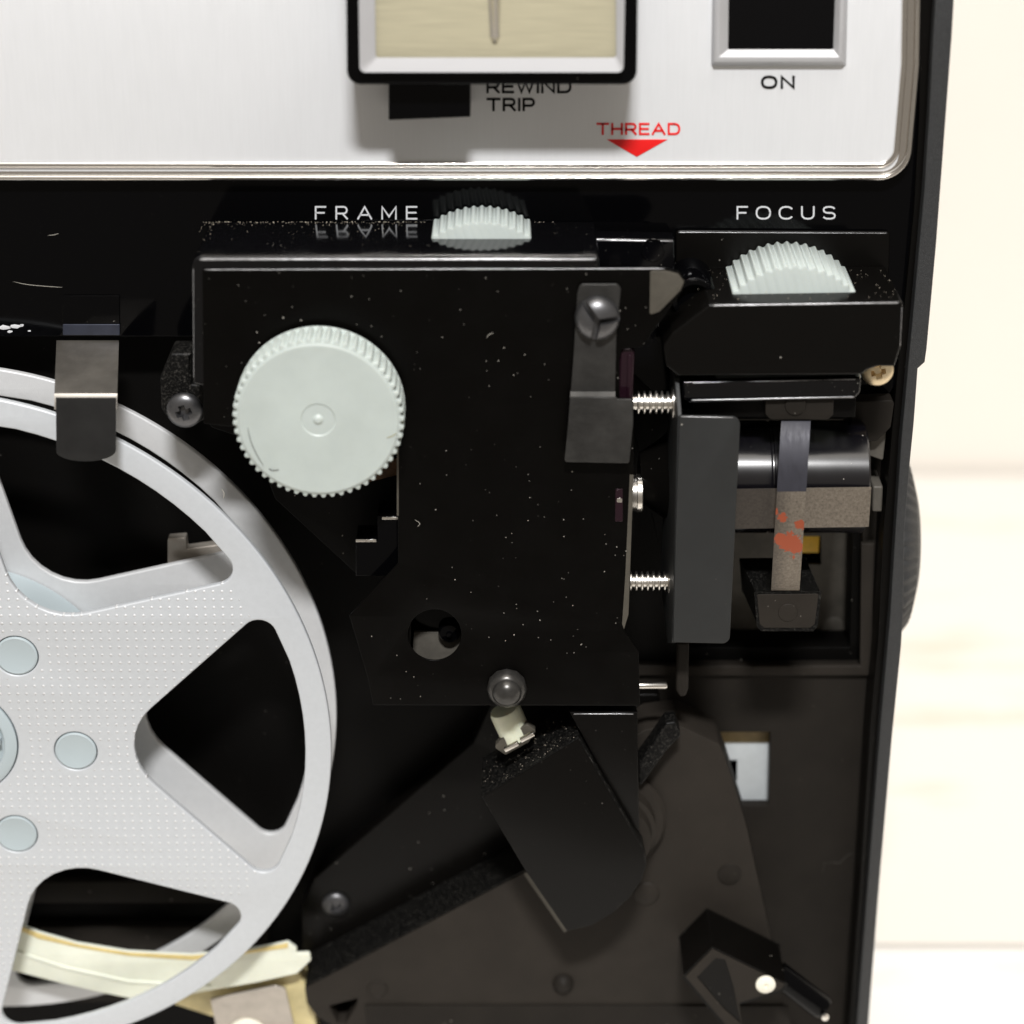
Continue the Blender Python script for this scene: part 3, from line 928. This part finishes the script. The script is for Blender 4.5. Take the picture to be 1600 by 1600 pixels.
# lens barrel
lc = up(1200, 745, -60)
lens = lathe('lens_barrel', [(60, 14), (84, 16), (86, 18), (86, 152), (84.5, 153), (84, 155), (84.5, 157), (86, 158), (86, 297), (83, 300), (60, 300)],
             Vector((up(1040, 745, -60).x, lc.y, lc.z)), 'x', M['lensblack'], PRJ, n=72)
x0 = up(1040, 745, -60)
lathe('lens_nose', [(26, -42), (38, -40), (44, -30), (62, -4), (76, 10), (82, 14)], x0, 'x', M['satin2'], lens, n=56)
lathe('lens_ring', [(20, -58), (26, -57), (27, -46), (29, -45), (29, -38), (26, -36)], x0 + Vector((0, -30 * S, -14 * S)), 'x', M['steel'], lens, n=48)
# brass speck wire behind
slab('brass_wire', [[(1111, 630), (1116, 630), (1112, 650), (1107, 650)]], -110, -105, M['brass'], PRJ, bev=.5)

# spring strips
hs = []
for k in range(13):
    t = k / 12
    x = 1095 + (1359 - 1095) * t
    y = 796 - 4 * t + 0 * t
    Y = -168 + 8 * t * t + (0 if t < .85 else (t - .85) * 50)
    hs.append((up(x, y, Y), 32))
strip('spring_strip', hs, (0, .0, 1), 2.2, M['rust'], PRJ, label='rusty horizontal spring strip')
vs_ = []
for k in range(15):
    t = k / 14
    y = 652 + (922 - 652) * t
    x = 1244 - 17 * t
    Y = -140 - 46 * math.sin(PI * t) ** .7 - 8 * t
    vs_.append((up(x, y, Y), 21.5))
strip('spring_strip', vs_[:7], (1, 0, 0), 2.2, mat('blued_strip_steel', (.030, .030, .040), .5, .3, .5, mottle=.35, mscale=260, brush=(2500, 400, 500)), PRJ, label='dark blued upper half of the upright spring strip')
strip('spring_strip', vs_[6:], (1, 0, 0), 2.2, M['rust'], PRJ, label='rust-spotted lower half of the upright spring strip')

# bottom bracket of the lens cradle
bf = [up(x, y, -150) for x, y in ((1180, 926), (1282, 925), (1276, 978), (1270, 985), (1190, 985), (1184, 978))]
bb = [v + Vector((-12 * S if i in (0, 5, 4) else -8 * S, 120 * S, 0)) for i, v in enumerate(bf)]
prism('cradle_bracket', bf, bb, M['dusty'], PRJ, bev=1.5)
slab('bracket_face', [rnd([(1183, 929), (1279, 928), (1273, 975), (1266, 981), (1194, 981), (1187, 975)], 2)], -152, -150.2, M['brown'], PRJ, bev=.5)
lathe('stud', [(15, 0), (14, -1.5), (12, -2)], up(1231, 957, -152), 'y', M['brown'], PRJ, n=28)

# bolts with threads between gate and flag plate
def bolt(x0_, x1_, y, Y, R):
    a = up(x0_, y, Y); b_ = up(x1_, y, Y)
    Lp = (b_.x - a.x) / S
    pr = [(R * .62, -22), (R * .62, 0)]
    pitch = 8.6
    n_ = int(Lp / pitch)
    for k in range(n_):
        s0 = k * pitch
        pr += [(R * .66, s0), (R * .66, s0 + pitch * .35), (R, s0 + pitch * .5), (R, s0 + pitch * .72), (R * .66, s0 + pitch * .9)]
    pr += [(R * .66, Lp - 2), (R * 1.45, Lp), (R * 1.45, Lp + 7), (R * .9, Lp + 12)]
    return lathe('threaded_bolt', pr, a, 'x', M['steel'], PRJ, n=32, smooth=30)


bolt(992, 1050, 629, -130, 17)
bolt(980, 1044, 908, -130, 15)
# plain pin and hanging pin
lathe('guide_pin', [(5.5, 0), (5.5, 44), (4, 46)], up(996, 1071, -120), 'x', M['steel'], PRJ, n=20)
h0 = up(1066, 1078, -120)
slab('hanging_pin', [rnd([(1058, 1005), (1077, 1005), (1076, 1078), (1072, 1089), (1062, 1090), (1056, 1080)], [0, 0, 4, 6, 6, 4])], -124, -108, M['brown2'], PRJ, bev=5)

# ---- floor of the film path on the right, with window and square cut-out
floor = slab('floor_panel', [[(930, 560), (1400, 560), (1384, 830), (1366, 1120), (1345, 1400), (1322, 1700), (1000, 1700), (960, 1000)],
                     rnd([(960, 628), (1352, 628), (1344, 1040), (960, 1040)], 4),
                     [(1080, 1144), (1204, 1144), (1201, 1259), (1080, 1259)]], 60, 80, M['brown2'], PRJ, bev=1)
lp = [(1346, 850), (1366, 850), (1362, 1056), (960, 1056), (960, 1041), (1344, 1041)]
slab('window_lip', [lp], 50, 61, M['brown'], PRJ, bev=2)
slab('window_well', [[(900, 600), (1375, 600), (1365, 1075), (900, 1075)], [(1050, 655), (1336, 655), (1328, 1012), (1050, 1012)]], 82, 180, M['recess'], PRJ, bev=1)
wellp = slab('well_plate', [[(1000, 600), (1345, 600), (1335, 1040), (1000, 1040)], [(1248, 838), (1283, 838), (1283, 882), (1248, 882)],
                   rnd([(1184, 984), (1212, 984), (1212, 1006), (1184, 1006)], 3)], 150, 156, M['wallgrey'], PRJ, bev=.5)
slab('amber_block', [[(1250, 836), (1281, 836), (1279, 864), (1250, 864)]], 158, 175, M['orange'], PRJ, bev=1)
lathe('stud', [(20, 0), (20, -3), (17, -5)], up(1301, 980, 150), 'y', M['wallgrey'], PRJ, n=28)
# side lugs at the right of the lens
slab('corner_block', [rnd([(1330, 628), (1398, 625), (1392, 668), (1370, 690), (1330, 690)], [2, 6, 6, 10, 2])], -30, 58, M['brown2'], PRJ, bev=2)
slab('latch_leg', [rnd([(1360, 664), (1386, 664), (1380, 720), (1358, 712)], 3)], -10, 58, M['wallgrey'], PRJ, bev=2)
slab('latch_leg', [rnd([(1364, 760), (1380, 760), (1378, 800), (1363, 800)], 3)], -10, 58, M['wallgrey'], PRJ, bev=3)
# white plate behind the square cut-out
slab('white_plate', [[(1060, 1157), (1230, 1157), (1230, 1290), (1060, 1290)], [(1060, 1187), (1152, 1187), (1152, 1222), (1060, 1222)]], 92, 96, M['whiteplate'], PRJ, bev=.3)
slab('yellowed_strip', [[(1060, 1130), (1230, 1130), (1230, 1160), (1060, 1160)]], 90, 91.8, mat('yellowed_plastic', (.30, .22, .09), .5, mottle=.2, mscale=600), PRJ, bev=.2)

# ---- back wall behind the reel, with rib bands low down
slab('reel_well', [[(-300, 520), (960, 520), (1060, 1000), (1060, 1750), (-300, 1750)]], 75, 95, M['recess'], PRJ, bev=1)
for (a, b_) in ((1378, 1411), (1449, 1484), (1530, 1566)):
    slab('rib', [[(-300, a), (420, a), (420, b_), (-300, b_)]], 55, 76, M['brown2'], PRJ, bev=2)

# small bright bracket seen through the upper opening of the reel
slab('wire_bracket', [rnd([(262, 842), (290, 840), (292, 858), (352, 850), (356, 872), (262, 888)], 2)], 20, 40, M['foot'], PRJ, bev=1)

# ---- reel clip on the deck
c0 = up(136, 533, -40)
c1 = up(134, 618, -170)
c2 = up(134, 700, -172)
ct = up(136, 533, -2)
strip('reel_clip', [(up(137, 533, -3), 47), (up(137, 536, -12), 47), (c1 + Vector((0, 1.4 * S, 1.4 * S)), 45.5), (c1 + Vector((0, -.4 * S, -1.5 * S)), 45.5), (up(134, 640, -176), 45.5)], (1, 0, 0), 2.5, M['clip'], PRJ)
slab('clip_tongue', [[(87, 622), (181, 622), (181, 704)] + [(134 + 47 * math.cos(a), 704 + 17 * math.sin(a)) for a in [k * PI / 12 for k in range(1, 12)]] + [(88, 704)]], -178, -175, mat('blackened_steel', (.022, .022, .022), .4, .4, .4, mottle=.2, mscale=200), PRJ, bev=.6)
slab('clip_reflection', [rnd([(98, 462), (187, 462), (187, 506), (98, 506)], 2)], -2.5, -.5, M['gloss'], PRJ, bev=.8)  # thin plate standing in for the clip's mirror image on the deck
slab('clip_reflection_band', [rnd([(98, 507), (187, 507), (187, 524), (98, 524)], 1)], -4, -.5, mat('blue_black_reflection', (.035, .04, .06), .35, .4, mottle=.2), PRJ, bev=.8)  # brighter lower band of that mirror image, built as a plate

# ---- lower mechanism
slab('arm_plate', [rnd([(472, 1420), (492, 1372), (740, 1160), (775, 1085), (1030, 1085), (1060, 1300), (900, 1600), (472, 1600)], 6)], 20, 60, M['satin2'], PRJ, bev=2)
phillips(up(525, 1412, 19), 23, 12, M['screw'], PRJ, rot=.5)
bp_pts = [(476, 1544), (822, 1362), (900, 1200), (1010, 1140), (1060, 1133), (1124, 1163), (1140, 1205), (1166, 1290), (1190, 1400), (1216, 1520), (1238, 1640), (1250, 1720), (560, 1720), (516, 1600), (496, 1590), (480, 1568)]
base = slab('film_guide_plate', [rnd(bp_pts, [3, 0, 0, 0, 10, 10, 0, 0, 0, 0, 0, 0, 0, 0, 0, 6]), rnd([(514, 1572), (560, 1560), (556, 1574), (540, 1600), (528, 1600)], 2)], -70, 18, M['brown'], PRJ, bev=1.5)
le = [up(478, 1541, -71), up(822, 1360, -71), up(822, 1360, -71) + Vector((0, 88 * S, 2.5 * S)), up(478, 1541, -71) + Vector((0, 88 * S, 2.5 * S))]
prism('dusty_ledge', [q_ + Vector((0, 0, 2.5 * S)) for q_ in le], le, M['dusty'], base, bev=.5)
slab('lower_step', [[(570, 1572), (1232, 1572), (1250, 1718), (590, 1718)]], -74, -70.3, M['brown2'], base, bev=1)
slab('edge_moulding', [[(818, 1366), (826, 1360), (890, 1452), (882, 1458)]], -82, -70.3, M['tabsteel'], base, bev=1.5)
lathe('stud', [(20, 0), (19, -2), (16, -3)], up(1140, 1366, -70), 'y', M['brown2'], base, n=28)
lathe('stud', [(18, 0), (17, -6), (6, -16), (0, -17)], up(880, 1536, -70), 'y', M['brown2'], base, n=28)
lathe('stud', [(18, 0), (17, -2), (15, -2), (14, -.5)], up(590, 1546, -70), 'y', M['brown'], base, n=28)
lathe('stud', [(22, 0), (21, -2), (19, -3)], up(1010, 1396, -70), 'y', M['brown'], base, n=28)

# sprocket ring right of the guide
sp = lathe('sprocket_ring', [(40, 0), (84, 0), (90, -4), (92, -12), (86, -20), (74, -22), (73, -46), (66, -50), (64, -74), (40, -76)], up(952, 1276, -72), 'y', M['brown'], PRJ, n=72)
# sprocket guard: front face with a curved lower right corner
gf = [(752, 1244), (904, 1152), (1006, 1326), (1010, 1350), (1002, 1376), (984, 1402), (958, 1426), (925, 1446), (886, 1455), (822, 1362)]
guard = slab('sprocket_guard', [gf], -180, -62, M['dusty'], PRJ, bev=1)
slab('guard_face', [[(754, 1245), (903, 1154), (1004, 1327), (1008, 1350), (1000, 1375), (983, 1400), (957, 1424), (925, 1444), (887, 1453), (823, 1361)]], -182, -180.2, M['satin2'], guard, bev=.4)
slab('side_guard', [[(890, 1113), (996, 1113), (999, 1300), (985, 1290)]], -168, -60, M['satin2'], PRJ, bev=2)
am = slab('film_shoe', [rnd([(998, 1190), (1020, 1160), (1040, 1130), (1056, 1128), (1064, 1150), (1040, 1175), (1012, 1215), (998, 1235)], 4)], -110, -72, M['dusty'], PRJ, bev=3)
# cream roller with a small metal clip
ra_ = up(808, 1152, -120)
rb_ = up(788, 1108, -120)
def tube(name, a, b_, prof_, m, parent, n=32):
    """prof_ (radius, along 0..1)"""
    ax = (b_ - a); Lx = ax.length; ax.normalize()
    u = ax.orthogonal().normalized(); v_ = ax.cross(u)
    vs, fs = [], []
    for (r, t) in prof_:
        for k in range(n):
            an = 2 * PI * k / n
            vs.append(a + ax * Lx * t + (u * math.cos(an) + v_ * math.sin(an)) * r * S)
    for j in range(len(prof_) - 1):
        for k in range(n):
            k2 = (k + 1) % n
            fs.append([j * n + k, j * n + k2, (j + 1) * n + k2, (j + 1) * n + k])
    fs.append(list(range(n))); fs.append([(len(prof_) - 1) * n + k for k in range(n)])
    return mesh(name, vs, fs, m, parent, 40)


roll = tube('cream_roller', ra_, rb_, [(22, 0), (25, .05), (25, .9), (23, 1)], mat('yellowed_ivory', (.72, .74, .58), .35, 0, .5, mottle=.12, mscale=250, sss=.15), PRJ)
for (xa, ya) in ((800, 1168), (825, 1153)):
    slab('metal_clip', [[(xa - 13, ya + 3), (xa + 8, ya - 8), (xa + 11, ya - 3), (xa - 10, ya + 8)]], -176, -168, M['steel'], PRJ, bev=1)
slab('clip_base', [rnd([(772, 1168), (790, 1148), (824, 1132), (838, 1142), (826, 1160), (790, 1180)], 4)], -140, -125, M['tabsteel'], PRJ, bev=1)

# diamond latch
def depth_prism(name, pts, Yf, Yb, shift, m, parent, bev=1.5):
    f_ = [up(x, y, Yf) for x, y in pts]
    b2 = [v + Vector((shift[0] * S, (Yb - Yf) * S, shift[1] * S)) for v in f_]
    return prism(name, f_, b2, m, parent, bev=bev)


lt = depth_prism('latch_block', [(1113, 1481), (1229, 1538), (1222, 1548), (1150, 1570), (1163, 1640), (1068, 1526)], -180, -70, (0, 0), M['satin2'], PRJ, bev=2)
slab('latch_face', [[(1113, 1483), (1226, 1538), (1220, 1546), (1155, 1567), (1163, 1636), (1071, 1526)],
                    [(1089, 1527), (1118, 1497), (1133, 1499), (1146, 1540), (1158, 1600), (1130, 1575)]], -182, -180.2, M['brown'], lt, bev=.3)
lathe('rivet', [(16, 0), (16, -4), (12, -7), (4, -7), (3.5, -4), (0, -4)], up(1196, 1537, -182), 'y', M['ivory'], lt, n=32)
ra2 = up(1215, 1520, -110); rb2 = up(1290, 1578, -130)
rod = tube('latch_rod', ra2, rb2, [(21, 0), (21, .9), (18, .97), (10, 1)], M['gloss'], PRJ)
lathe('rod_tip', [(6.5, 0), (6, -3), (0, -5)], up(1289, 1589, -155), 'y', M['steel'], rod, n=20)

# aged cream guide passing behind the reel front
cr_top = [(-60, 1408), (10, 1437), (60, 1457), (120, 1474), (200, 1487), (300, 1492), (390, 1484), (450, 1472), (464, 1482), (462, 1490), (484, 1489), (486, 1501), (464, 1522)]
cr_bot = [(400, 1536), (330, 1548), (230, 1566), (150, 1550), (80, 1533), (0, 1512), (-60, 1492)]
cream = slab('guide_chute', [rnd(cr_top + cr_bot, 3, 3)], -70, -62, M['cream'], PRJ, bev=2.5)
ye = [(x, y + 1.5) for x, y in cr_top[:8]]
slab('chute_edge', [ye + [(x, y + 6 + 2.5 * math.sin(x * .03)) for x, y in ye[::-1]]], -71.5, -69.5, mat('amber_stained_plastic', (.72, .55, .22), .45, mottle=.2, mscale=200, sss=.2), cream, bev=.6)
slab('chute_ridge', [[(-60, 1450), (20, 1484), (100, 1510), (200, 1532), (330, 1540), (330, 1544), (200, 1537), (100, 1515), (20, 1489), (-60, 1455)]], -73, -69, M['cream'], cream, bev=1.5)
slab('chute_foot', [rnd([(230, 1556), (400, 1532), (468, 1520), (480, 1545), (492, 1575), (497, 1640), (440, 1640), (400, 1604), (330, 1588)], 6)], -40, 10, mat('yellowed_cream_plastic', (.62, .53, .28), .45, 0, .45, mottle=.25, mscale=160, sss=.15), PRJ, bev=2)
ft = slab('hinge_plate', [rnd([(328, 1562), (430, 1541), (446, 1545), (468, 1640), (350, 1660)], [3, 8, 6, 0, 0])], -64, -58, M['foot'], PRJ, bev=1.5)
lathe('rivet', [(34, 0), (33, -6), (28, -8), (0, -9)], up(387, 1617, -64), 'y', M['ivory'], ft, n=40)

# ------------------------------------------------------------ film reel
RL = empty('film_reel', (REEL[0] * S, -4 * S, REEL[1] * S), 'silver grey plastic film reel with dotted face, open spokes and round blue-grey plugs', 'film reel')
YF, YB = -130, -14


def arcp(cx, cz, r, a0, a1, n):
    return [(cx + r * math.cos(a0 + (a1 - a0) * k / n), cz + r * math.sin(a0 + (a1 - a0) * k / n)) for k in range(n + 1)]


def reel_hole(ang, ro=547, ri=276, half=math.radians(27.0), rc_=27, rin=96):
    # rounded triangle: outer arc, two corners, one wide inner corner
    a, b_ = -half, half
    pts = []
    hc = math.radians(4.2)
    P = [(ri - 38, 0)]
    o1 = [(ro * math.cos(t), ro * math.sin(t)) for t in [a + (b_ - a) * k / 16 for k in range(17)]]
    poly = P + o1
    rr_ = [rin * 1.02] + [rc_] + [0] * 15 + [rc_]
    # widen the corner rounding by trimming neighbours
    poly = P + [o1[0]] + o1[3:14] + [o1[-1]]
    rr_ = [rin] + [rc_] + [0] * 11 + [rc_]
    q = rnd(poly, rr_, 8)
    c_, s_ = math.cos(ang), math.sin(ang)
    return [(REEL[0] + x * c_ - y * s_, REEL[1] + x * s_ + y * c_) for x, y in q]


def flange(Yf, Yb, m, name, front):
    loops = [arcp(REEL[0], REEL[1], 588, 0, 2 * PI * 179 / 180, 179)]
    for k in range(6):
        loops.append(reel_hole(k * PI / 3 - math.radians(1.6)))
    if front:
        for k in range(6):
            a = k * PI / 3 - math.radians(5)
            loops.append(circ(REEL[0] + 186 * math.cos(a), REEL[1] + 186 * math.sin(a), 34, 40))
        loops.append(circ(REEL[0], REEL[1], 96, 60))
    return slab(name, loops, Yf, Yb, m, RL, bev=3, world=True, bres=3)


fr_ = flange(YF, YF + 12, M['reeldot'], 'front_flange', True)
bk_ = flange(YB, YB + 12, M['reelback'], 'back_flange', False)
for k in range(6):
    a = k * PI / 3 - math.radians(5)
    lathe('plug', [(32.5, 8), (32.5, -1), (30, -2.5), (27, -1.5), (0, -1.5)], Vector((REEL[0] + 186 * math.cos(a), YF + 2, REEL[1] + 186 * math.sin(a))) * S, 'y', M['bluegrey'], fr_, n=48, smooth=25)
lathe('hub_drum', [(100, 0), (252, 0), (256, 3), (256, YB - YF - 16), (200, YB - YF - 16)], Vector((REEL[0], YF + 13, REEL[1])) * S, 'y', M['bluegrey'], RL, n=120)
hr = lathe('hub_ring', [(74, 30), (74, -1), (76, -3), (91, -3), (94, -1), (94, 20)], Vector((REEL[0], YF + 1, REEL[1])) * S, 'y', M['bluegrey'], RL, n=72)
lathe('spindle_cap', [(52, 20), (52, 2), (48, -2), (18, -4), (16, -14), (12, -18), (0, -19)], Vector((REEL[0], YF + 1, REEL[1])) * S, 'y', M['knob2'], RL, n=48)
for k in range(6):
    a = k * PI / 3
    u = Vector((math.cos(a), 0, math.sin(a))); v_ = Vector((-math.sin(a), 0, math.cos(a)))
    cc_ = Vector((REEL[0], YF - 1, REEL[1]))
    f_ = [(cc_ + u * r_ + v_ * w_) * S for r_, w_ in ((48, -4), (68, -4), (68, 4), (48, 4))]
    prism('hub_spoke', f_, [p + Vector((0, 12 * S, 0)) for p in f_], M['bluegrey'], hr, bev=.5)

# lint and hairs lying on the faces
fibre('hair', [(346, 764), (350, 771), (349, 779)], YF - 1, 1.5, lint, fr_)
for pts, Y, par in (
        ([(20, 440), (45, 445), (80, 448), (98, 449)], -1, deck), ([(75, 368), (84, 367), (92, 365)], -1, deck),
        ([(760, 528), (764, 523), (772, 520)], YC - 5, gp), ([(648, 812), (656, 818), (652, 823)], YC - 5, gp)):
    fibre('hair', pts, Y, .8, lint, par)
for pts in ([(1290, 1350), (1300, 1347), (1312, 1348), (1325, 1336), (1342, 1332)], [(1285, 1365), (1288, 1350), (1290, 1345)]):
    fibre('scratch', pts, 59, 1.3, mat('pale_scratch', (.05, .045, .038), .6), floor)

# loose grains of dust gathered where the shelf meets the deck and on the ledges
vs, fs = [], []
rg = random.Random(3)
def grain(p, r):
    b_ = len(vs)
    for d in ((1, 0, 0), (-1, 0, 0), (0, 1, 0), (0, -1, 0), (0, 0, 1), (0, 0, -1)):
        k = r * (.5 + rg.random()) * S
        vs.append(p + Vector(d) * k)
    for f in ((0, 2, 4), (2, 1, 4), (1, 3, 4), (3, 0, 4), (2, 0, 5), (1, 2, 5), (3, 1, 5), (0, 3, 5)):
        fs.append([b_ + i for i in f])
for i in range(420):
    x = rg.uniform(318, 665) if i % 4 else rg.uniform(318, 900)
    Y = -2 - abs(rg.gauss(0, 1)) * (7 if i % 3 else 60)
    if Y < -165: continue
    p = up(x, 352, -2)
    grain(Vector((p.x, Y * S, zs + .6 * S)), rg.choice((.35, .45, .6, .9)))
for i in range(120):
    x = rg.uniform(1075, 1385)
    p = up(x, 440, -40)
    grain(Vector((p.x, rg.uniform(-165, -10) * S, up(1200, 471, -172).z + .5 * S)), rg.choice((.35, .45, .7)))
for i in range(110):
    t = rg.random(); y_ = rg.uniform(-175, -70)
    a = up(752, 1244, -180); b_ = up(904, 1152, -180)
    p = a.lerp(b_, t); p.y = y_ * S; p.z += .6 * S
    grain(p, rg.choice((.4, .55, .8)))
du = mesh('dust', vs, fs, mat('dust_grains', (.42, .37, .30), .9), PRJ)
du['kind'] = 'stuff'

# bright strips added along the covers to stand for glossy edge highlights
wm = mat('highlight_strip', (.34, .34, .35), .32, .7, .5, mottle=.35, mscale=900)
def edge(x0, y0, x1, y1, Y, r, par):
    tube('highlight_edge', up(x0, y0, Y), up(x1, y1, Y), [(r * .4, 0), (r, .01), (r * .8, .3), (r, .55), (r * .75, .8), (r, .99), (r * .4, 1)], wm, par, n=10)
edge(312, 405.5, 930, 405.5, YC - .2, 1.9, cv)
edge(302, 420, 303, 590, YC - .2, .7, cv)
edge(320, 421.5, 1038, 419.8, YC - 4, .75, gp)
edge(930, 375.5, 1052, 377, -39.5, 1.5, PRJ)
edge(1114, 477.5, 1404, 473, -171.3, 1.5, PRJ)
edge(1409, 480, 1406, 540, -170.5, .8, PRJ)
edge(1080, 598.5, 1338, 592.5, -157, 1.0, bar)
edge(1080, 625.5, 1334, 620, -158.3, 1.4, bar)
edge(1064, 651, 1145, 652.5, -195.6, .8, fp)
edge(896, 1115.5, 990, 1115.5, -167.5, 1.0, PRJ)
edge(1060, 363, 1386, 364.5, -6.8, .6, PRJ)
